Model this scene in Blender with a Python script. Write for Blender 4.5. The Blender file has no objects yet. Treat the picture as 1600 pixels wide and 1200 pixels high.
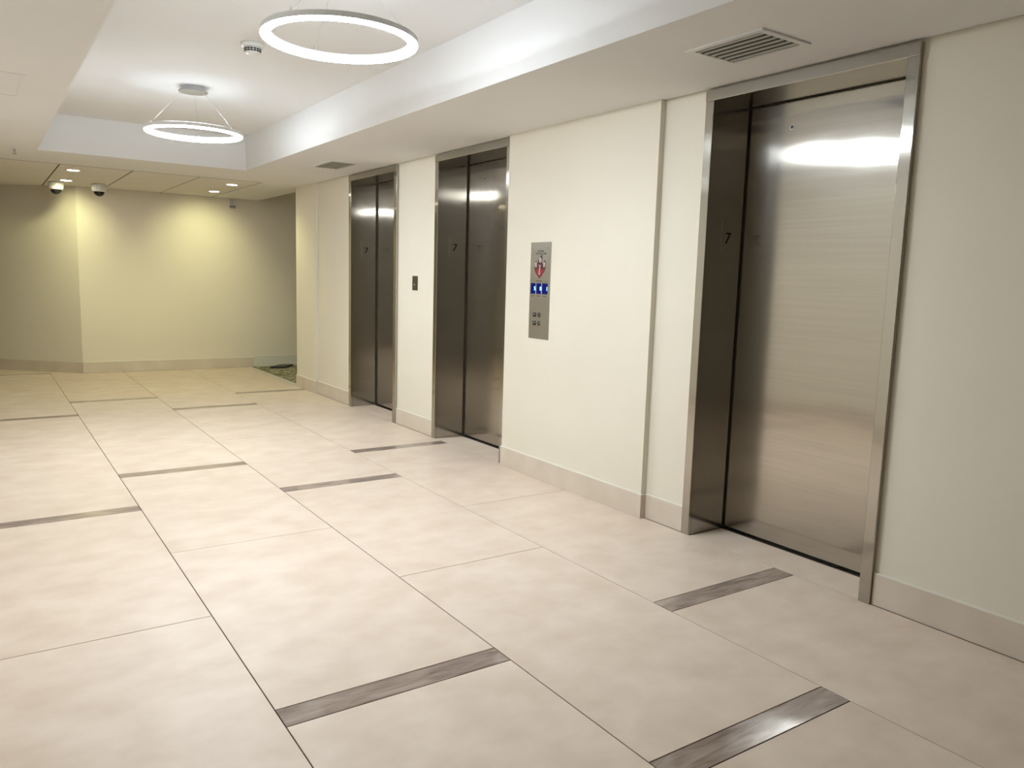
import bpy, bmesh, math, random
from mathutils import Vector, Matrix
random.seed(7)
C = bpy.context.scene.collection
S = 1.26                     # camera height in metres; plan measurements below are in units of it
H = lambda *v: tuple(a * S for a in v)

# ---------------------------------------------------------------- camera, world, exposure
f = 1.2192148
r = Vector((0.8277, -0.5604, 0.0288)); w = Vector((0.5591, 0.8181, -0.1335))
YAW, PITCH, ROLL = 0.59920749, 0.13324211, 0.02902469
cy, sy, cp, sp = math.cos(YAW), math.sin(YAW), math.cos(PITCH), math.sin(PITCH)
fwd = Vector((sy * cp, cy * cp, -sp)); r0 = Vector((cy, -sy, 0)); u0 = r0.cross(fwd)
cr, sr = math.cos(ROLL), math.sin(ROLL)
right = cr * r0 + sr * u0; up = -sr * r0 + cr * u0
cam = bpy.data.objects.new('camera', bpy.data.cameras.new('camera')); C.objects.link(cam)
M = Matrix((right, up, -fwd)).transposed().to_4x4(); M.translation = (0, 0, S)
cam.matrix_world = M
cam.data.sensor_fit = 'HORIZONTAL'; cam.data.sensor_width = 36.0; cam.data.lens = f / 1.6 * 36.0
cam.data.clip_start = 0.02
bpy.context.scene.camera = cam
world = bpy.data.worlds.new('world'); bpy.context.scene.world = world
world.use_nodes = True
world.node_tree.nodes['Background'].inputs[0].default_value = (0.02, 0.02, 0.02, 1)
vs = bpy.context.scene.view_settings
vs.view_transform = 'Standard'; vs.look = 'None'; vs.gamma = 1; vs.use_curve_mapping = False
vs.exposure = 1.78
RING_POWER = 60.0            # emission of the ring diffusers
RING_UP = 3.6                # indirect strip on top of the rings
RING_COL = (0.84, 0.92, 1.0)
SPOT_W = 8.0                # each far recessed downlight
SPOT_COL = (0.92, 0.93, 0.46)

# ---------------------------------------------------------------- materials
def mat(name, col, rough=0.5, metal=0.0, spec=0.5):
    m = bpy.data.materials.new(name); m.use_nodes = True
    b = m.node_tree.nodes['Principled BSDF']
    b.inputs['Base Color'].default_value = (*col, 1); b.inputs['Roughness'].default_value = rough
    b.inputs['Metallic'].default_value = metal; b.inputs['Specular IOR Level'].default_value = spec
    return m
def nodes(m): return m.node_tree.nodes, m.node_tree.links, m.node_tree.nodes['Principled BSDF']
def add_noise_colour(m, c1, c2, scale=4, detail=6, stretch=(1, 1, 1), per_object=0.0, lo=0.35, hi=0.65, distort=0.0):
    n, l, b = nodes(m)
    g = n.new('ShaderNodeNewGeometry'); mp = n.new('ShaderNodeMapping'); mp.inputs['Scale'].default_value = stretch
    no = n.new('ShaderNodeTexNoise'); no.inputs['Scale'].default_value = scale; no.inputs['Detail'].default_value = detail
    no.inputs['Distortion'].default_value = distort
    rp = n.new('ShaderNodeValToRGB'); rp.color_ramp.elements[0].position = lo; rp.color_ramp.elements[1].position = hi
    rp.color_ramp.elements[0].color = (*c1, 1); rp.color_ramp.elements[1].color = (*c2, 1)
    oi = n.new('ShaderNodeObjectInfo')
    sc = n.new('ShaderNodeVectorMath'); sc.operation = 'SCALE'; sc.inputs['Scale'].default_value = 17.0 if per_object else 0
    cb = n.new('ShaderNodeCombineXYZ')
    for k in range(3): l.new(oi.outputs['Random'], cb.inputs[k])
    l.new(cb.outputs[0], sc.inputs[0])
    ad = n.new('ShaderNodeVectorMath'); l.new(g.outputs['Position'], ad.inputs[0]); l.new(sc.outputs[0], ad.inputs[1])
    l.new(ad.outputs[0], mp.inputs['Vector']); l.new(mp.outputs[0], no.inputs['Vector']); l.new(no.outputs['Fac'], rp.inputs['Fac'])
    l.new(rp.outputs['Color'], b.inputs['Base Color'])
    return no, rp
def add_bump(m, scale, strength, dist=0.002, stretch=(1, 1, 1)):
    n, l, b = nodes(m)
    g = n.new('ShaderNodeNewGeometry'); mp = n.new('ShaderNodeMapping'); mp.inputs['Scale'].default_value = stretch
    no = n.new('ShaderNodeTexNoise'); no.inputs['Scale'].default_value = scale; no.inputs['Detail'].default_value = 3
    bp = n.new('ShaderNodeBump'); bp.inputs['Strength'].default_value = strength; bp.inputs['Distance'].default_value = dist
    l.new(g.outputs['Position'], mp.inputs['Vector']); l.new(mp.outputs[0], no.inputs['Vector'])
    l.new(no.outputs['Fac'], bp.inputs['Height']); l.new(bp.outputs['Normal'], b.inputs['Normal'])

m_wall = mat('cream_wall_paint', (0.82, 0.79, 0.71), 0.6, spec=0.25)
add_noise_colour(m_wall, (0.765, 0.715, 0.60), (0.785, 0.735, 0.62), 1.5); add_bump(m_wall, 90, 0.08)
m_ceil = mat('white_ceiling_paint', (0.77, 0.76, 0.745), 0.8, spec=0.15)
add_noise_colour(m_ceil, (0.76, 0.75, 0.735), (0.78, 0.77, 0.755), 2); add_bump(m_ceil, 70, 0.06)
m_panel = mat('white_ceiling_panel', (0.76, 0.73, 0.67), 0.8, spec=0.15)
add_noise_colour(m_panel, (0.75, 0.72, 0.66), (0.77, 0.74, 0.68), 3, per_object=1)
m_tile = mat('beige_porcelain', (0.66, 0.58, 0.49), 0.42, spec=0.35)
add_noise_colour(m_tile, (0.665, 0.54, 0.425), (0.765, 0.645, 0.535), 5.5, 14, (1, 1.3, 1), 1, 0.3, 0.7, 0.15)
m_strip = mat('brown_stone', (0.22, 0.165, 0.13), 0.06, spec=0.5)
add_noise_colour(m_strip, (0.22, 0.165, 0.13), (0.43, 0.345, 0.29), 7, 12, (1, 5, 1), 1, 0.28, 0.68, 0.8)
m_base = mat('beige_skirting_tile', (0.58, 0.50, 0.41), 0.4, spec=0.35)
add_noise_colour(m_base, (0.62, 0.54, 0.44), (0.69, 0.61, 0.51), 5, 8, (1, 1, 1), 1, 0.3, 0.7)
m_whitebase = mat('white_skirting_paint', (0.72, 0.71, 0.63), 0.5)
m_grout = mat('brown_grout', (0.16, 0.12, 0.09), 0.9, spec=0.1); add_noise_colour(m_grout, (0.07, 0.05, 0.04), (0.10, 0.075, 0.06), 30)
m_caulk = mat('white_caulk', (0.8, 0.77, 0.68), 0.6)

def brushed(name, col, rough, aniso, wave=0.0, grain=(500, 500, 1.5), amt=0.04):
    m = mat(name, col, rough, 1.0)
    n, l, b = nodes(m)
    b.inputs['Anisotropic'].default_value = aniso
    t = n.new('ShaderNodeTangent'); t.direction_type = 'RADIAL'; t.axis = 'Z'
    l.new(t.outputs[0], b.inputs['Tangent'])
    # fine vertical grain in colour
    g = n.new('ShaderNodeNewGeometry'); mp = n.new('ShaderNodeMapping'); mp.inputs['Scale'].default_value = grain
    no = n.new('ShaderNodeTexNoise'); no.inputs['Scale'].default_value = 1.0; no.inputs['Detail'].default_value = 2
    rp = n.new('ShaderNodeValToRGB')
    rp.color_ramp.elements[0].color = (*[c * (1 - amt) for c in col], 1); rp.color_ramp.elements[1].color = (*[min(1, c * (1 + amt)) for c in col], 1)
    l.new(g.outputs['Position'], mp.inputs[0]); l.new(mp.outputs[0], no.inputs['Vector']); l.new(no.outputs['Fac'], rp.inputs[0])
    l.new(rp.outputs[0], b.inputs['Base Color'])
    if wave:
        wn = n.new('ShaderNodeTexNoise'); wn.inputs['Scale'].default_value = 3.0; wn.inputs['Detail'].default_value = 1
        bp = n.new('ShaderNodeBump'); bp.inputs['Strength'].default_value = 1.0; bp.inputs['Distance'].default_value = wave
        l.new(g.outputs['Position'], wn.inputs['Vector']); l.new(wn.outputs['Fac'], bp.inputs['Height']); l.new(bp.outputs[0], b.inputs['Normal'])
    gl = n.new('ShaderNodeBsdfAnisotropic'); gl.inputs['Roughness'].default_value = 0.38
    l.new(rp.outputs[0], gl.inputs['Color'])
    mx = n.new('ShaderNodeMixShader'); mx.inputs[0].default_value = 0.20
    l.new(b.outputs[0], mx.inputs[1]); l.new(gl.outputs[0], mx.inputs[2]); l.new(mx.outputs[0], n['Material Output'].inputs['Surface'])
    return m
m_steel = brushed('brushed_steel', (0.44, 0.41, 0.36), 0.11, 1.0, 0.0022, (1.2, 1.2, 70), 0.09)
m_steel_frame = brushed('brushed_steel_frame', (0.44, 0.415, 0.37), 0.12, 1.0, 0.0)
m_plate = brushed('brushed_plate', (0.50, 0.48, 0.43), 0.38, 0.7)
m_dark = mat('painted_shade_black', (0.01, 0.01, 0.01), 0.8)  # near-black colour standing in for shade in panel seams and vents
m_black = mat('black_enamel', (0.012, 0.012, 0.012), 0.35)
m_chrome = mat('chrome', (0.75, 0.74, 0.72), 0.15, 1.0)
m_canopy = mat('satin_nickel', (0.42, 0.41, 0.42), 0.35, 1.0)
m_whiteplastic = mat('white_plastic', (0.78, 0.78, 0.76), 0.35)
m_whitemetal = mat('white_powder_coat', (0.72, 0.71, 0.69), 0.4)
m_slat = mat('grey_register_metal', (0.40, 0.40, 0.35), 0.45)
m_greydial = mat('grey_lens', (0.25, 0.25, 0.25), 0.3)
m_cable = mat('steel_cable', (0.6, 0.6, 0.6), 0.3, 1.0)
m_smoked = mat('smoked_dome', (0.01, 0.01, 0.012), 0.06)
m_red = mat('red_print', (0.28, 0.01, 0.015), 0.5)
m_pink = mat('white_print', (0.72, 0.62, 0.60), 0.5)
m_ink = mat('dark_print', (0.05, 0.045, 0.04), 0.5)
m_number = mat('black_paint_fill', (0.004, 0.004, 0.004), 0.95, spec=0.0)
m_darkred = mat('maroon_print', (0.07, 0.008, 0.008), 0.5)
m_carpet = mat('patterned_carpet', (0.3, 0.28, 0.18), 0.95, spec=0.05)
def carpet_nodes():
    n, l, b = nodes(m_carpet)
    g = n.new('ShaderNodeNewGeometry')
    vo = n.new('ShaderNodeTexVoronoi'); vo.inputs['Scale'].default_value = 11; vo.feature = 'F1'
    no = n.new('ShaderNodeTexNoise'); no.inputs['Scale'].default_value = 13; no.inputs['Detail'].default_value = 4; no.inputs['Distortion'].default_value = 1.5
    rp = n.new('ShaderNodeValToRGB'); e = rp.color_ramp.elements
    e[0].position = 0.40; e[0].color = (0.12, 0.115, 0.075, 1); e[1].position = 0.60; e[1].color = (0.52, 0.49, 0.38, 1)
    x = e.new(0.5); x.color = (0.30, 0.28, 0.16, 1)
    l.new(g.outputs['Position'], no.inputs['Vector']); l.new(no.outputs['Fac'], rp.inputs[0]); l.new(rp.outputs[0], b.inputs['Base Color'])
carpet_nodes()
def emit(name, col, power):
    m = bpy.data.materials.new(name); m.use_nodes = True; n = m.node_tree.nodes; n.clear()
    e = n.new('ShaderNodeEmission'); e.inputs[0].default_value = (*col, 1); e.inputs[1].default_value = power
    o = n.new('ShaderNodeOutputMaterial'); m.node_tree.links.new(e.outputs[0], o.inputs[0]); return m
m_ring = emit('ring_diffuser', RING_COL, RING_POWER)
m_ring_up = emit('ring_indirect', (0.74, 0.87, 1.0), RING_UP)
m_lamp = emit('downlight_lens', (1.0, 0.90, 0.68), 30.0)
m_screen = mat('blue_black_screen', (0.004, 0.006, 0.03), 0.12)
_b = m_screen.node_tree.nodes['Principled BSDF']; _b.inputs['Emission Color'].default_value = (0.0, 0.01, 0.35, 1); _b.inputs['Emission Strength'].default_value = 0.10
m_glyph = emit('blue_digit', (0.15, 0.55, 1.0), 2.2)

# ---------------------------------------------------------------- mesh helpers
def link(name, bm, m, parent=None, loc=(0, 0, 0), smooth=False):
    bmesh.ops.recalc_face_normals(bm, faces=bm.faces)
    me = bpy.data.meshes.new(name); bm.to_mesh(me); bm.free(); me.materials.append(m)
    if smooth:
        for p in me.polygons: p.use_smooth = True
    o = bpy.data.objects.new(name, me); C.objects.link(o); o.location = loc
    if parent is not None: o.parent = parent
    return o
def box(bm, x0, x1, y0, y1, z0, z1, bevel=0.0):
    vsx = [bm.verts.new((x, y, z)) for x in (x0, x1) for y in (y0, y1) for z in (z0, z1)]
    q = [(0, 1, 3, 2), (4, 6, 7, 5), (0, 4, 5, 1), (2, 3, 7, 6), (0, 2, 6, 4), (1, 5, 7, 3)]
    fs = [bm.faces.new([vsx[i] for i in t]) for t in q]
    if bevel:
        es = list({e for fc in fs for e in fc.edges})
        bmesh.ops.bevel(bm, geom=es, offset=bevel, segments=1, affect='EDGES', profile=0.5)
def boxo(name, m, x0, x1, y0, y1, z0, z1, parent=None, bevel=0.0):
    """box whose origin sits at the middle of its base, built at its real place"""
    o = Vector(((x0 + x1) / 2, (y0 + y1) / 2, z0)); bm = bmesh.new()
    box(bm, x0 - o.x, x1 - o.x, y0 - o.y, y1 - o.y, 0, z1 - z0, bevel)
    base = parent_world(parent)
    return link(name, bm, m, parent, o - base)
def parent_world(p):
    v = Vector((0, 0, 0))
    while p is not None: v += p.location; p = p.parent
    return v
def lathe(bm, prof, seg=32, centre=(0, 0, 0), close=True):
    rings = []
    for (rad, z) in prof:
        if rad < 1e-6: rings.append([bm.verts.new((centre[0], centre[1], centre[2] + z))])
        else: rings.append([bm.verts.new((centre[0] + rad * math.cos(2 * math.pi * k / seg), centre[1] + rad * math.sin(2 * math.pi * k / seg), centre[2] + z)) for k in range(seg)])
    for a, b in zip(rings, rings[1:]):
        for k in range(seg):
            k2 = (k + 1) % seg
            if len(a) == 1 and len(b) == 1: continue
            if len(a) == 1: bm.faces.new((a[0], b[k], b[k2]))
            elif len(b) == 1: bm.faces.new((a[k], b[0], a[k2]))
            else: bm.faces.new((a[k], b[k], b[k2], a[k2]))
def torus_prof(bm, pts, seg=96):
    """closed (r, z) profile swept round z"""
    rings = [[bm.verts.new((p[0] * math.cos(2 * math.pi * k / seg), p[0] * math.sin(2 * math.pi * k / seg), p[1])) for p in pts] for k in range(seg)]
    n = len(pts)
    for k in range(seg):
        a, b = rings[k], rings[(k + 1) % seg]
        for i in range(n):
            bm.faces.new((a[i], b[i], b[(i + 1) % n], a[(i + 1) % n]))
def tube(bm, p0, p1, rad, seg=8):
    p0, p1 = Vector(p0), Vector(p1); d = (p1 - p0).normalized()
    a = d.orthogonal().normalized(); b = d.cross(a)
    ra = [[bm.verts.new(p + rad * (math.cos(t) * a + math.sin(t) * b)) for t in [2 * math.pi * k / seg for k in range(seg)]] for p in (p0, p1)]
    for k in range(seg): bm.faces.new((ra[0][k], ra[0][(k + 1) % seg], ra[1][(k + 1) % seg], ra[1][k]))
    bm.faces.new(ra[0]); bm.faces.new(ra[1])
def prism(bm, pts, ax_u, ax_v, n, depth, origin=(0, 0, 0)):
    """2-D outline (u, v) extruded by depth along n"""
    o = Vector(origin); U, V, N = Vector(ax_u), Vector(ax_v), Vector(n)
    a = [bm.verts.new(o + U * p[0] + V * p[1]) for p in pts]; b = [bm.verts.new(o + U * p[0] + V * p[1] + N * depth) for p in pts]
    bm.faces.new(a); bm.faces.new(b)
    for i in range(len(pts)):
        j = (i + 1) % len(pts); bm.faces.new((a[i], a[j], b[j], b[i]))
def empty(name, loc, label=None, cat=None, group=None, kind=None):
    o = bpy.data.objects.new(name, None); C.objects.link(o); o.location = loc; o.empty_display_size = 0.1
    return tag(o, label, cat, group, kind)
def tag(o, label=None, cat=None, group=None, kind=None):
    for k, v in (('label', label), ('category', cat), ('group', group), ('kind', kind)):
        if v: o[k] = v
    return o
def structure(o): o['kind'] = 'structure'; return o
def text_mesh(name, txt, size, m, parent, loc, rotz, depth=0.0004, align='CENTER', italic=0.0):
    """lettering standing upright, reading to the right along local x"""
    cu = bpy.data.curves.new(name, 'FONT'); cu.body = txt; cu.size = size; cu.extrude = depth; cu.align_x = align; cu.align_y = 'CENTER'
    cu.shear = italic; cu.resolution_u = 3
    t = bpy.data.objects.new(name + '_tmp', cu); C.objects.link(t)
    dg = bpy.context.evaluated_depsgraph_get(); dg.update()
    me = bpy.data.meshes.new_from_object(t.evaluated_get(dg)); bpy.data.objects.remove(t)
    me.materials.clear(); me.materials.append(m)
    R = Matrix.Rotation(math.pi / 2, 4, 'X'); me.transform(Matrix.Rotation(rotz, 4, 'Z') @ R)
    o = bpy.data.objects.new(name, me); C.objects.link(o); o.parent = parent; o.location = loc
    return o
def copy_tree(o, parent=None):
    c = o.copy(); C.objects.link(c)
    if parent is not None: c.parent = parent
    for ch in list(o.children): copy_tree(ch, c)
    return c

# ================================================================ the setting (plan units: S)
XL, XR, XR2 = -0.307, 2.300, 2.308            # left wall, face of the proud right wall
XREC, XB = 2.327, 0.0085          # recessed right wall face, skirting thickness
XJ, XD = 2.317, 2.520             # elevator jamb face, door face
YN, YF = -5.0, 8.35               # wall behind the camera, far wall
ZS, ZC, ZP = 1.732, 1.968, 1.738  # soffit, coffer ceiling, far ceiling panels
CX0, CX1, CY0, CY1 = 0.352, 1.656, -1.0, 5.95   # coffer
YE = 6.78                         # end of the elevator wall
DOORS = [(1.317, 2.136), (3.452, 4.266), (4.795, 5.603)]   # outer edges of the three frames

# ---- floor: a grout bed carrying every tile and every inlay strip
fl = bmesh.new(); box(fl, *H(-2.6, 2.62, YN - 0.1, 9.75), -0.09, -0.003)
floor = structure(link('floor', fl, m_grout))
EX = [-0.687, -0.086, 0.515, 1.117, 1.716, 2.317]
PER, ST, GAP = 2.462, 0.080, 0.0030
def xr(c): return max(EX[c], XL) , EX[c + 1]
def tile(x0, x1, y0, y1, strip=False):
    g = GAP / 2 * S
    boxo('strip' if strip else 'tile', m_strip if strip else m_tile, x0 * S + g, x1 * S - g, y0 * S + g, y1 * S - g, -0.003, 0.0, floor, 0.0006)
def inside(y0, y1): return y1 > YN and y0 < YF
for c in range(5):
    e0 = 1.684 if c in (2, 4, 0) else 1.083
    if c == 1: e0 = 1.083
    x0, x1 = xr(c)
    for k in range(-3, 4):
        e = e0 + PER * k
        mid = e + (PER - ST) / 2; top = e + PER - ST
        yend = 8.34
        for (a, b, s) in ((e - ST, e, True), (e, mid, False), (mid, top, False)):
            a2, b2 = max(a, YN), min(b, yend)
            if b2 - a2 < 0.01: continue
            # behind the angled wall nothing is laid
            tile(x0, x1, a2, b2, s)
# the corner beyond the far wall line, left
for (x0, x1) in ((-0.687, -0.086), (-0.086, 0.515)):
    tile(x0, x1, 8.342, 8.42 if x0 > -0.2 else 8.50, False)
    tile(x0, x1, 8.42 if x0 > -0.2 else 8.50, 8.47 if x0 > -0.2 else 8.58, True)
    tile(x0, x1, 8.47 if x0 > -0.2 else 8.58, 9.45, False)
tile(0.515, 0.79, 8.342, 8.9)
for (x0, x1) in ((-1.288, -0.687), (-1.889, -1.288), (-2.49, -1.889)):
    for k in range(3): tile(x0, x1, 6.205 + 1.08 * k, 7.285 + 1.08 * k)
for k in range(2): tile(-0.687, XL, 6.205 + 1.068 * k, 7.273 + 1.068 * k)
for (a, b) in DOORS: tile(2.317, 2.505, a + 0.041, b - 0.041)   # floor inside each recess

# carpet of the side corridor with its edge trim
cb = bmesh.new(); box(cb, *H(2.342, 5.6, YE, YF), -0.003, 0.004)
carpet = tag(link('carpet', cb, m_carpet), 'green and beige patterned carpet beyond the end of the elevator wall', 'carpet', None, 'stuff')
structure(boxo('trim_1', m_whitemetal, *H(2.318, 2.342, YE + 0.002, YF - 0.01), -0.003, 0.006))
bb = bmesh.new(); box(bb, *H(2.62, 5.7, YE - 0.1, YF + 0.1), -0.09, -0.003); structure(link('floor.001', bb, m_grout))

# ---- right wall: proud and recessed lengths with three openings
ZT = 2.02
wr = bmesh.new()
def seg(x, y0, y1): box(wr, x * S, 2.62 * S, y0 * S, y1 * S, -0.003, ZT * S)
seg(XREC, YN, DOORS[0][0] + 0.012); seg(XREC, DOORS[0][1] - 0.012, 2.365)
seg(XR, 2.365, DOORS[1][0] - 0.001); seg(XREC, DOORS[1][1] - 0.012, DOORS[2][0] + 0.012)
seg(XREC, DOORS[2][1] - 0.012, 6.30); seg(XR2, 6.30, YE)
for (a, b) in DOORS:
    box(wr, XREC * S, 2.62 * S, (a + 0.012) * S, (b - 0.012) * S, 1.705 * S, ZT * S)     # lintel
    box(wr, 2.60 * S, 2.62 * S, (a + 0.012) * S, (b - 0.012) * S, -0.003, 1.705 * S)      # dark shaft back
wall_right = structure(link('wall_right', wr, m_wall))
wall_right2 = structure(boxo('wall_right.001', m_wall, *H(2.62, 5.6, YE - 0.06, YE), -0.003, ZT * S))
structure(boxo('wall_left', m_wall, *H(XL - 0.06, XL, YN, 6.2), -0.003, ZT * S))
structure(boxo('wall_back', m_wall, *H(XL - 0.06, 2.62, YN - 0.06, YN), -0.003, ZT * S))
structure(boxo('wall_far', m_wall, *H(0.778, 5.6, YF, YF + 0.06), -0.003, ZT * S))
structure(boxo('wall_corridor', m_wall, *H(5.6, 5.66, YE - 0.06, YF + 0.06), -0.003, ZT * S))
# angled wall running back to the left from the corner of the far wall
d = Vector((0.127 - 0.778, 8.935 - 8.36, 0)).normalized(); nrm = Vector((d.y, -d.x, 0))  # points away from the lobby? fixed below
if nrm.y < 0: nrm = -nrm
aw = bmesh.new()
P0, P1 = Vector((0.778, YF, 0)), Vector((0.778, YF, 0)) + d * 1.7
prism(aw, [(p.x * S, p.y * S) for p in (P0, P1, P1 + nrm * 0.06, P0 + nrm * 0.06)], (1, 0, 0), (0, 1, 0), (0, 0, 1), ZT * S + 0.003, (0, 0, -0.003))
structure(link('wall_far_left', aw, m_wall))
structure(boxo('wall_far_left.001', m_wall, *H(-2.56, P1.x, P1.y, P1.y + 0.06), -0.003, ZT * S))
structure(boxo('wall_left.001', m_wall, *H(-2.56, -2.50, 6.14, P1.y), -0.003, ZT * S))
structure(boxo('wall_left.002', m_wall, *H(-2.56, XL, 6.14, 6.2), -0.003, ZT * S))

# ---- skirtings
ZB = 0.103
def skirt(name, x, y0, y1):
    p = structure(boxo(name, m_base, (x - XB) * S, x * S, y0 * S, y1 * S, 0.0, ZB * S, None, 0.001))
    boxo('caulk_line', m_caulk, (x - XB * 0.8) * S, x * S, y0 * S, y1 * S, ZB * S, (ZB + 0.004) * S, p)
skirt('baseboard_right', XREC, YN, DOORS[0][0] - 0.001); skirt('baseboard_right', XREC, DOORS[0][1] + 0.001, 2.365 - XB)
skirt('baseboard_right', XR, 2.365 - XB, DOORS[1][0] - 0.001); skirt('baseboard_right', XREC, DOORS[1][1] + 0.001, DOORS[2][0] - 0.001)
skirt('baseboard_right', XREC, DOORS[2][1] + 0.001, 6.30 - XB); skirt('baseboard_right', XR2, 6.30 - XB, YE)
for y, xa in ((2.365, XR), (6.30, XR2)):
    structure(boxo('baseboard_right', m_base, xa * S, XREC * S, (y - XB) * S, y * S, 0, ZB * S, None, 0.001))
structure(boxo('baseboard_left', m_base, XL * S, (XL + XB) * S, YN * S, 6.2 * S, 0, ZB * S, None, 0.001))
bf = structure(boxo('baseboard_far', m_base, 0.778 * S, 2.372 * S, (YF - XB) * S, YF * S, 0, ZB * S, None, 0.001))
boxo('caulk_line', m_caulk, 0.778 * S, 2.372 * S, (YF - XB * 0.8) * S, YF * S, ZB * S, (ZB + 0.004) * S, bf)
structure(boxo('baseboard_far.001', m_whitebase, 2.385 * S, 5.6 * S, (YF - 0.011) * S, YF * S, 0.004, 0.116 * S, None, 0.001))
structure(boxo('trim_2', m_whitebase, 2.372 * S, 2.385 * S, (YF - 0.013) * S, YF * S, -0.003, 0.108 * S))
ab = bmesh.new(); Q = P0 - nrm * XB
prism(ab, [(p.x * S, p.y * S) for p in (P0, P1, P1 - nrm * XB, P0 - nrm * XB + d * 0.0)], (1, 0, 0), (0, 1, 0), (0, 0, 1), ZB * S)
structure(link('baseboard_far_left', ab, m_base))

# ---- ceiling: soffit ring, coffer, far panels
ce = bmesh.new()
def cbx(x0, x1, y0, y1, z0, z1): box(ce, x0 * S, x1 * S, y0 * S, y1 * S, z0 * S, z1 * S)
cbx(XL, CX0, YN, CY1, ZS, ZC + 0.02); cbx(CX1, XR + 0.6, YN, CY1, ZS, ZC + 0.02) if False else None
cbx(CX1, 2.32, YN, CY1, ZS, ZC + 0.02)
cbx(CX0, CX1, YN, CY0, ZS, ZC + 0.02)
cbx(XL, 2.32, CY1, 6.64, ZS, ZC + 0.02)
cbx(1.985, 2.435, 6.64, YF, ZS, ZC + 0.02)
cbx(-2.5, XL, 6.2, 6.64, ZS, ZC + 0.02)
cbx(-2.5, 1.985, 6.64, 9.6, 1.765, ZC + 0.02)
ceiling = structure(link('ceiling', ce, m_ceil))
boxo('coffer', m_ceil, CX0 * S, CX1 * S, CY0 * S, CY1 * S, ZC * S, (ZC + 0.02) * S, ceiling)
structure(boxo('ceiling.001', m_ceil, 2.435 * S, 5.6 * S, YE * S, YF * S, 1.99 * S, 2.02 * S))
px = [-1.925, -1.44, -0.955, -0.47, 0.045, 0.53, 1.015, 1.50, 1.983]
for a, b in zip(px, px[1:]):
    boxo('painted_gap_shade', m_dark, (b - 0.0043) * S, (b + 0.0043) * S, 6.6405 * S, (YF if a > 0.7 else 9.45) * S, (ZS + 0.004) * S, 1.768 * S, ceiling)  # solid black bars paint the shade of the seams between panels
    boxo('painted_gap_shade', m_dark, (a + 0.0045) * S, (b - 0.0045) * S, 6.6405 * S, 6.656 * S, (ZS + 0.0002) * S, 1.768 * S, ceiling)
    ylen = YF if a > 0.7 else 9.45
    g = 0.0045
    boxo('panel', m_panel, (a + g) * S, (b - g) * S, 6.657 * S, (ylen - 0.002) * S, (ZS + 0.002) * S, 1.768 * S, ceiling, 0.001)

# ================================================================ elevators
def elevator(y0, y1, label, xf, group='elevator entrances'):
    base = Vector((xf * S, (y0 + y1) / 2 * S, 0.0))
    t = empty('elevator', base, label, 'elevator')
    hw = (y1 - y0) / 2 * S; jw = 0.039 * S; zh = 1.684 * S; zt = 1.7235 * S
    dx = (XD - xf) * S
    def part(name, m, *a, bevel=0.0012):
        x0, x1, ya, yb, z0, z1 = a; o = Vector(((x0 + x1) / 2, (ya + yb) / 2, z0)); bm = bmesh.new()
        box(bm, x0 - o.x, x1 - o.x, ya - o.y, yb - o.y, 0, z1 - z0, bevel); return link(name, bm, m, t, o)
    for s in (-1, 1):
        # L-shaped jamb: face strip plus the deep return, one folded sheet each
        bm = bmesh.new(); a, b = s * hw, s * (hw - jw)
        lo, hi = min(a, b), max(a, b)
        yc = (lo + hi) / 2
        box(bm, -0.010, 0.010, lo - yc, hi - yc, 0, zh, 0.0015)
        rl, rh = sorted((b, b + s * 0.004)); box(bm, 0.0101, dx - 0.014, rl - yc, rh - yc, 0, zh)
        link('jamb', bm, m_steel_frame, t, (0, yc, 0.0005))
    bm = bmesh.new(); box(bm, -0.013, 0.012, -hw, hw, 0, zt - zh, 0.0015)
    box(bm, 0.0121, dx - 0.012, -hw + jw, hw - jw, 0.0, 0.004)
    link('header', bm, m_steel_frame, t, (0, 0, zh))
    boxname = part('door_panel', m_steel, dx, dx + 0.02, -hw + jw - 0.03, hw - jw + 0.03, 0.012, zh - 0.006)
    part('sill', m_chrome, dx - 0.012, dx + 0.03, -hw + jw - 0.03, hw - jw + 0.03, -0.003, 0.002, bevel=0)
    # hole for the drop key with its ring
    bm = bmesh.new(); tube(bm, (-0.0015, 0, 0), (0.0005, 0, 0), 0.009, 20)
    esc = link('key_hole', bm, m_black, t, (dx, hw - 0.235 * S, 1.588 * S))
    bm = bmesh.new(); torus_prof(bm, [(0.009, -0.001), (0.012, -0.001), (0.012, 0.001), (0.009, 0.001)], 20)
    bmesh.ops.rotate(bm, verts=bm.verts, cent=(0, 0, 0), matrix=Matrix.Rotation(math.pi / 2, 3, 'Y'))
    link('key_ring', bm, m_chrome, esc, (-0.001, 0, 0))
    # floor number plate on the far return, facing the camera
    yp = hw - jw
    pl = part('floor_plate', m_steel_frame, 0.112 * S - 0.045, 0.112 * S + 0.045, yp - 0.0022, yp - 0.0002, 1.125 * S, 1.25 * S, bevel=0.0006)
    text_mesh('floor_number', '7', 0.078, m_number, pl, (0.0, -0.0018, 0.07), 0.0, italic=0.12)
    return t
e1 = elevator(*DOORS[0], 'nearest and largest elevator, brushed steel door reflecting a bright streak, deep dark reveal', XJ)
e2 = elevator(*DOORS[1], 'middle elevator of the three, steel door just beyond the call panel with blue screens', XJ)
e3 = elevator(*DOORS[2], 'farthest elevator, narrow-looking steel door nearest the carpeted corridor end', XJ)

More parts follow.
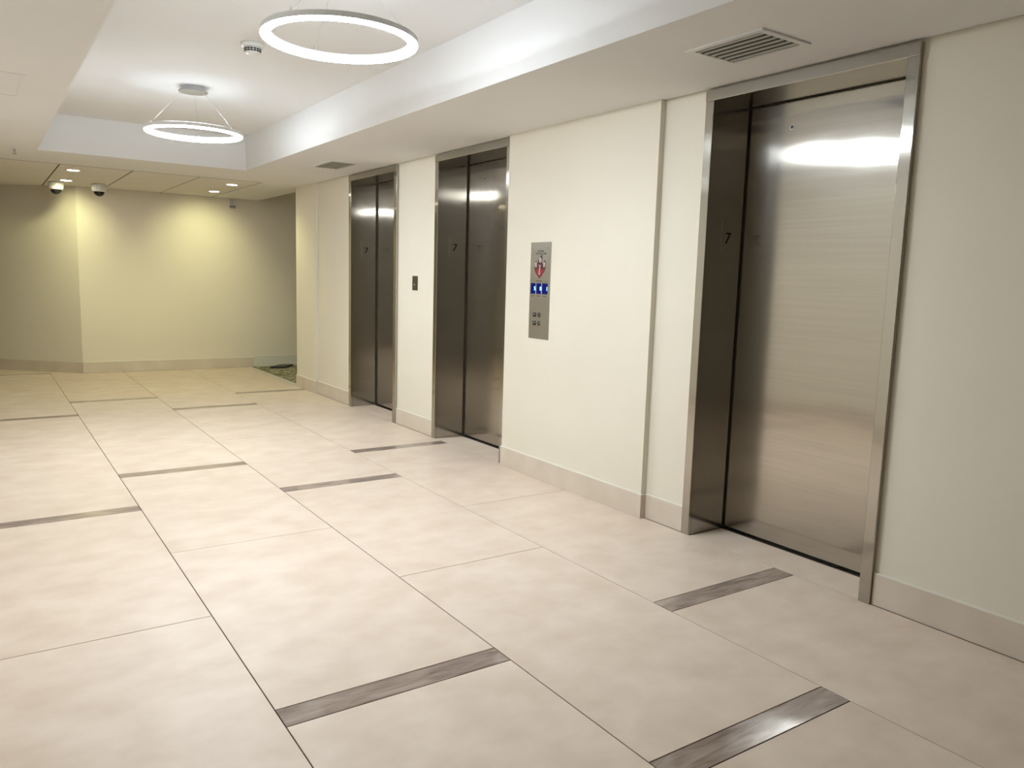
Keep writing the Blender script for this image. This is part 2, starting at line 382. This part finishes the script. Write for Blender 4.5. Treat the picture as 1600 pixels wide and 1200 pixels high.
# ================================================================ ring pendants
def pendant(x, y, z, turn, label):
    root = empty('pendant_light', (x * S, y * S, z * S), label, 'lamp', 'ring pendants in the coffer')
    ro, ri = 0.247 * S, 0.216 * S
    bm = bmesh.new(); torus_prof(bm, [(ro, 0.006), (ro, 0.026), (ro - 0.004, 0.029), (ri + 0.004, 0.029), (ri, 0.026), (ri, 0.006)])
    link('ring_housing', bm, m_whitemetal, root, (0, 0, 0), False)
    mid, hwid = (ro + ri) / 2, (ro - ri) / 2 - 0.001
    pts = [(mid + hwid * math.cos(t), 0.0055 - 0.0095 * math.sin(t)) for t in [math.pi * k / 8 for k in range(9)]]
    bm = bmesh.new(); torus_prof(bm, [(p[0], p[1] - 0.0005) for p in pts])
    link('diffuser', bm, m_ring, root, (0, 0, 0), True)
    bm = bmesh.new(); torus_prof(bm, [(mid + 0.007, 0.0292), (mid + 0.007, 0.031), (mid - 0.007, 0.031), (mid - 0.007, 0.0292)])
    link('uplight_strip', bm, m_ring_up, root)
    zc = (ZC - z) * S
    bm = bmesh.new()
    lathe(bm, [(0.0, 0.0), (0.075, 0.0), (0.075, -0.028), (0.092, -0.028), (0.094, -0.031), (0.092, -0.036), (0.06, -0.038), (0.0, -0.038)], 48)
    link('canopy', bm, m_canopy, root, (0, 0, zc), False)
    for k in range(3):
        a = math.radians(turn + 120 * k); bm = bmesh.new()
        tube(bm, (mid * math.cos(a), mid * math.sin(a), 0.029), (0.075 * math.cos(a), 0.075 * math.sin(a), zc - 0.036), 0.0009, 6)
        link('cable', bm, m_cable, root)
        bm = bmesh.new(); tube(bm, (mid * math.cos(a), mid * math.sin(a), 0.029), (mid * math.cos(a), mid * math.sin(a), 0.045), 0.004, 10)
        link('cable_grip', bm, m_chrome, root)
    return root
pendant(1.0, 2.496, 1.737, 90, 'large glowing white ring pendant nearest the camera, at the top of the picture')
pendant(1.0, 4.560, 1.722, 72, 'smaller-looking glowing ring pendant farther away, hanging below a round grey canopy')

# ================================================================ ceiling fittings
def downlight(x, y, label, tilt=0):
    z = (ZS + 0.002) * S
    root = empty('downlight', (x * S, y * S, z), label, 'lamp', 'recessed downlights over the far wall')
    bm = bmesh.new(); torus_prof(bm, [(0.064, 0.0), (0.064, -0.003), (0.058, -0.005), (0.052, -0.003), (0.052, 0.0)], 40)
    link('trim_ring', bm, m_whitemetal, root, (0, 0, -0.0002))
    bm = bmesh.new(); lathe(bm, [(0, -0.002), (0.0515, -0.002), (0.0515, -0.0002), (0, -0.0002)], 36)
    link('lens', bm, m_lamp, root)
    la = bpy.data.lights.new('downlight_beam', 'SPOT'); la.energy = SPOT_W * (1.15 if tilt else 0.9); la.color = SPOT_COL
    la.spot_size = math.radians(100 if tilt else 150); la.spot_blend = 1.0 if tilt else 0.6; la.shadow_soft_size = 0.045
    lo = bpy.data.objects.new('downlight_beam', la); C.objects.link(lo); lo.parent = root; lo.location = (0, 0, -0.02); lo.rotation_euler = (math.radians(tilt), 0, 0)
    return root
downlight(0.645, 7.00, 'glowing round downlight of the left pair, the one farther from the wall')
downlight(0.665, 7.86, 'glowing round downlight of the left pair, close to the wall above the left camera', 44)
downlight(1.835, 7.02, 'glowing round downlight of the right pair, the one farther from the wall')
downlight(1.860, 7.74, 'glowing round downlight of the right pair, close to the far wall', 44)

def dome_camera(x, y, label):
    z = (ZS + 0.002) * S
    root = empty('security_camera', (x * S, y * S, z), label, 'camera', 'dome cameras under the far ceiling')
    bm = bmesh.new(); lathe(bm, [(0, 0), (0.075, 0), (0.078, -0.01), (0.078, -0.045), (0.070, -0.075), (0.060, -0.085), (0.058, -0.082), (0, -0.082)], 40)
    link('housing', bm, m_whiteplastic, root, (0, 0, -0.0002), True)
    bm = bmesh.new(); R = 0.056
    lathe(bm, [(R, 0)] + [(R * math.cos(t), -R * 0.95 * math.sin(t)) for t in [math.pi / 2 * k / 8 for k in range(1, 8)]] + [(0, -R * 0.95)], 32)
    link('dome', bm, m_smoked, root, (0, 0, -0.0825), True)
    return root
dome_camera(0.606, 8.10, 'white dome security camera under the downlight at the wall corner, left one')
dome_camera(0.930, 7.98, 'white dome security camera right of the wall corner, against the far wall')

# smoke detector on the coffer ceiling
sd = empty('smoke_detector', H(1.022, 3.54, ZC), 'white smoke detector with black slots beside the near ring pendant', 'smoke detector')
bm = bmesh.new(); lathe(bm, [(0, 0), (0.062, 0), (0.062, -0.012), (0.056, -0.020), (0.048, -0.022), (0, -0.022)], 40); link('base', bm, m_whiteplastic, sd, (0, 0, -0.0002), True)
bm = bmesh.new(); lathe(bm, [(0, 0), (0.044, 0), (0.040, -0.026), (0.032, -0.034), (0, -0.036)], 40); hd = link('head', bm, m_whiteplastic, sd, (0, 0, -0.022), True)
for row in range(2):
    for k in range(16):
        a = 2 * math.pi * k / 16; bm = bmesh.new(); rr = 0.0425 - 0.0015 * row
        box(bm, -0.002, 0.002, -0.0062, 0.0062, -0.0035, 0.0035)
        bmesh.ops.rotate(bm, verts=bm.verts, cent=(0, 0, 0), matrix=Matrix.Rotation(a, 3, 'Z'))
        link('slot', bm, m_black, hd, (rr * math.cos(a), rr * math.sin(a), -0.010 - 0.010 * row))

# sprinkler
sk = empty('sprinkler_head', H(0.231, 6.02, ZS), 'tiny dark sprinkler head on the left ceiling', 'sprinkler')
bm = bmesh.new(); lathe(bm, [(0, 0), (0.028, 0), (0.026, -0.004), (0.008, -0.006), (0, -0.006)], 24); link('escutcheon', bm, m_whitemetal, sk)
bm = bmesh.new(); tube(bm, (0, 0, -0.005), (0, 0, -0.018), 0.006, 10)
for s in (-1, 1): tube(bm, (0.006 * s, 0, -0.016), (0.009 * s, 0, -0.032), 0.002, 6); tube(bm, (0.009 * s, 0, -0.031), (0, 0, -0.042), 0.002, 6)
link('frame', bm, m_greydial, sk)
bm = bmesh.new(); lathe(bm, [(0, 0), (0.016, 0), (0.016, -0.002), (0, -0.002)], 16); link('deflector', bm, m_greydial, sk, (0, 0, -0.042))

# access panel in the left soffit
ap = empty('access_panel', H(-0.05, 3.93, ZS), 'flush white access panel outline in the left ceiling', 'panel')
bm = bmesh.new(); q = 0.245 * S
for (x0, x1, y0, y1) in ((-q, q, -q, -q + 0.022), (-q, q, q - 0.022, q), (-q, -q + 0.022, -q + 0.022, q - 0.022), (q - 0.022, q, -q + 0.022, q - 0.022)):
    box(bm, x0, x1, y0, y1, -0.0025, 0.0)
link('frame', bm, m_ceil, ap)
bm = bmesh.new(); q2 = q - 0.027; box(bm, -q2, q2, -q2, q2, -0.0022, 0.0, 0.0008); link('hatch', bm, m_ceil, ap)

# air registers
def vent(x0, x1, y0, y1, label):
    X0, X1, Y0, Y1 = H(x0, x1, y0, y1); cx, cyy = (X0 + X1) / 2, (Y0 + Y1) / 2
    root = empty('air_vent', (cx, cyy, ZS * S), label, 'vent', 'ceiling air vents by the elevators')
    hx, hy, fw = (X1 - X0) / 2, (Y1 - Y0) / 2, 0.026
    bm = bmesh.new()
    for (a, b, c_, d_) in ((-hx, hx, -hy, -hy + fw), (-hx, hx, hy - fw, hy), (-hx, -hx + fw, -hy + fw, hy - fw), (hx - fw, hx, -hy + fw, hy - fw)):
        box(bm, a, b, c_, d_, -0.007, 0.0)
    link('frame', bm, m_whitemetal, root)
    bm = bmesh.new(); box(bm, -hx + fw, hx - fw, -hy + fw, hy - fw, -0.0015, 0.0); link('painted_vent_shade', bm, m_dark, root)  # flat black sheet behind the slats, painted in for the opening's shade
    n = 6; ix = hx - fw
    me = None
    for k in range(n):
        xc = -ix + (k + 0.35) * 2 * ix / n
        if me is None:
            bm = bmesh.new(); arc = []
            for t in range(6):
                a = math.pi / 2 * t / 5
                arc.append((0.007 * (1 - math.cos(a)), -0.0016 - 0.0068 * math.sin(a)))
            pts = [(p[0], p[1]) for p in arc] + [(p[0] + 0.001, p[1] + 0.002) for p in reversed(arc)]
            prism(bm, pts, (1, 0, 0), (0, 0, 1), (0, 1, 0), 2 * (hy - fw) - 0.004, (0, -(hy - fw) + 0.002, 0))
            o = link('slat', bm, m_slat, root, (xc, 0, 0)); me = o.data
        else:
            o = bpy.data.objects.new('slat', me); C.objects.link(o); o.parent = root; o.location = (xc, 0, 0)
    return root
vent(1.885, 2.112, 1.548, 1.845, 'large louvred air vent in the ceiling before the nearest elevator')
vent(1.925, 2.135, 4.98, 5.36, 'small dark air vent in the ceiling near the farthest elevator')

# ================================================================ wall fittings
# hall call panel on the proud wall; local frame: u to the right in view (-Y), v up
PW, PH = 0.166 * S, 0.4755 * S
pc = Vector((XR * S, 3.146 * S, 0.7095 * S))
cp_ = empty('call_panel', pc, 'tall steel elevator call panel with red fire emblem and blue screens', 'control panel')
def pbox(name, m, u0, u1, v0, v1, t0, t1, parent=cp_, bevel=0.0):
    """u, v as fractions of the panel from its upper left; t = how far it stands off the wall"""
    ya, yb = PW / 2 - u1 * PW, PW / 2 - u0 * PW; za, zb = PH * (1 - v1), PH * (1 - v0)
    o = Vector((0, (ya + yb) / 2, (za + zb) / 2)); bm = bmesh.new()
    box(bm, -t1, -t0, ya - o.y, yb - o.y, za - o.z, zb - o.z, bevel)
    pw = Vector((0, 0, 0)) if parent is cp_ else parent.location
    return link(name, bm, m, parent, o - pw)
plate = pbox('faceplate', m_plate, 0, 1, 0, 1, 0.0, 0.004, bevel=0.0008)
def ptext(txt, u, v, size, name='lettering', m=m_ink, parent=cp_, t=0.0046):
    p = Vector((-t, PW / 2 - u * PW, PH * (1 - v)))
    pw = Vector((0, 0, 0)) if parent is cp_ else parent.location
    return text_mesh(name, txt, size, m, parent, p - pw, -math.pi / 2, 0.0003)
ptext('CAUTION', 0.51, 0.093, 0.0145); ptext('IN CASE OF FIRE', 0.53, 0.117, 0.0150); ptext('USE STAIRS', 0.46, 0.400, 0.0120)
def outline(pts, m, name, t0, t1, parent):
    bm = bmesh.new(); pw = Vector((0, 0, 0)) if parent is cp_ else parent.location
    prism(bm, [(p[0] * PW, -p[1] * PH) for p in pts], (0, -1, 0), (0, 0, 1), (-1, 0, 0), t1 - t0, (-t0, PW / 2, PH))
    return link(name, bm, m, parent, -pw)
flame = [(.475, .375), (.25, .305), (.20, .265), (.22, .225), (.30, .180), (.31, .205), (.36, .215), (.40, .180), (.56, .125), (.60, .170), (.58, .215), (.64, .215), (.73, .178), (.77, .225), (.76, .270), (.70, .305)]
em = outline(flame, m_darkred, 'fire_emblem', 0.004, 0.0046, cp_)
outline([(.475, .362), (.29, .302), (.26, .272), (.40, .285), (.45, .255), (.50, .255), (.56, .285), (.71, .265), (.69, .298)], m_red, 'red_flame', 0.0046, 0.0050, em)
def tear(u, v, ru, rv, lean): return [(u + ru * math.sin(a) + lean * max(0, -math.cos(a) * -1) * 0, v - rv * math.cos(a) * (1.25 if math.cos(a) > 0 else 0.8)) for a in [2 * math.pi * k / 14 for k in range(14)]]
for (u, v, ru, rv) in ((.50, .188, .055, .026), (.285, .238, .05, .026), (.70, .236, .048, .026)):
    outline(tear(u, v, ru, rv, 0), m_pink, 'flame_picture', 0.0046, 0.0051, em)
    outline(tear(u, v + .003, ru * .3, rv * .62, 0), m_darkred, 'figure', 0.0051, 0.0054, em)
outline([(.435, .225), (.455, .262), (.43, .33), (.50, .33), (.505, .262), (.53, .225), (.48, .245)], m_pink, 'white_figure', 0.0050, 0.0053, em)
outline([(.462, .245), (.472, .262), (.455, .318), (.485, .318), (.488, .262), (.505, .245)], m_darkred, 'dark_figure', 0.0053, 0.0056, em)
for k, (u0, u1, dg, du) in enumerate(((.055, .315, '5', .80), (.335, .605, '8', .84), (.625, .90, '1', .92))):
    sc_ = pbox('screen', m_screen, u0, u1, .422, .532, 0.004, 0.0052, bevel=0.0004)
    ptext(dg, u0 + (u1 - u0) * du, .478, 0.034, 'digit', m_glyph, sc_, 0.0056)
    pbox('caption', m_ink, u0 + .03, u1 - .06, .551, .557, 0.004, 0.0043)
pbox('screen_divider', m_whiteplastic, .315, .335, .420, .534, 0.004, 0.0054); pbox('screen_divider', m_whiteplastic, .605, .625, .420, .534, 0.004, 0.0054)
for (v, lab) in ((.750, 0), (.837, 1)):
    b = pbox('key_switch', m_black, .22, .36, v - .022, v + .024, 0.004, 0.007, bevel=0.0008)
    pbox('indicator', m_greydial, .265, .325, v - .014, v + .004, 0.007, 0.0075, b)
    bm = bmesh.new(); tube(bm, (-0.004, 0, 0), (-0.0075, 0, 0), 0.0150, 28)
    bt = link('button_bezel', bm, m_ink, cp_, (0, PW / 2 - .52 * PW, PH * (1 - v)))
    bm = bmesh.new(); tube(bm, (-0.0075, 0, 0), (-0.010, 0, 0), 0.0125, 28); link('button', bm, m_chrome, bt)
for (u, v) in ((.10, .06), (.86, .06), (.10, .955), (.88, .955)):
    bm = bmesh.new(); tube(bm, (-0.004, 0, 0), (-0.0052, 0, 0), 0.0042, 12); link('screw', bm, m_greydial, cp_, (0, PW / 2 - u * PW, PH * (1 - v)))

# small key plate between the far two elevators
kp = empty('switch_plate', H(XREC, 4.545, 0.912), 'small dark steel switch plate on the wall between two elevators', 'switch')
bm = bmesh.new(); box(bm, -0.004, 0, -0.046, 0.046, 0, 0.116, 0.001); link('faceplate', bm, mat('dark_steel', (0.22, 0.20, 0.16), 0.4, 1.0), kp)
bm = bmesh.new(); tube(bm, (-0.004, 0, 0), (-0.008, 0, 0), 0.011, 20); link('key_switch', bm, m_greydial, kp, (0, 0, 0.045))
for z in (0.012, 0.104):
    bm = bmesh.new(); tube(bm, (-0.004, 0, 0), (-0.0052, 0, 0), 0.0035, 10); link('screw', bm, m_ink, kp, (0, 0, z))

# strobe on the far wall
st = empty('alarm_strobe', H(2.183, YF, 1.632), 'small white slotted alarm device on the far wall below the ceiling', 'alarm')
bm = bmesh.new(); box(bm, -0.042, 0.032, -0.03, 0, 0, 0.115, 0.004); link('housing', bm, m_whiteplastic, st)
for z in (0.06, 0.078, 0.096):
    bm = bmesh.new(); box(bm, -0.036, 0.014, -0.0312, -0.029, 0, 0.006); link('slot', bm, m_greydial, st, (0, 0, z))
bm = bmesh.new(); box(bm, -0.044, 0.030, -0.05, -0.0302, 0, 0.036, 0.006); link('lens', bm, m_greydial, st, (0, 0, 0.006))

# black mat on the carpet
mb = bmesh.new()
prism(mb, [(-0.15, -0.08), (0.03, -0.13), (0.22, 0.10), (0.06, 0.14)], (1, 0, 0), (0, 1, 0), (0, 0, 1), 0.026)
tag(link('floor_mat', mb, m_black, None, (2.60 * S, 8.19 * S, 0.004)), 'flat black mat lying on the patterned carpet by the white skirting', 'mat')
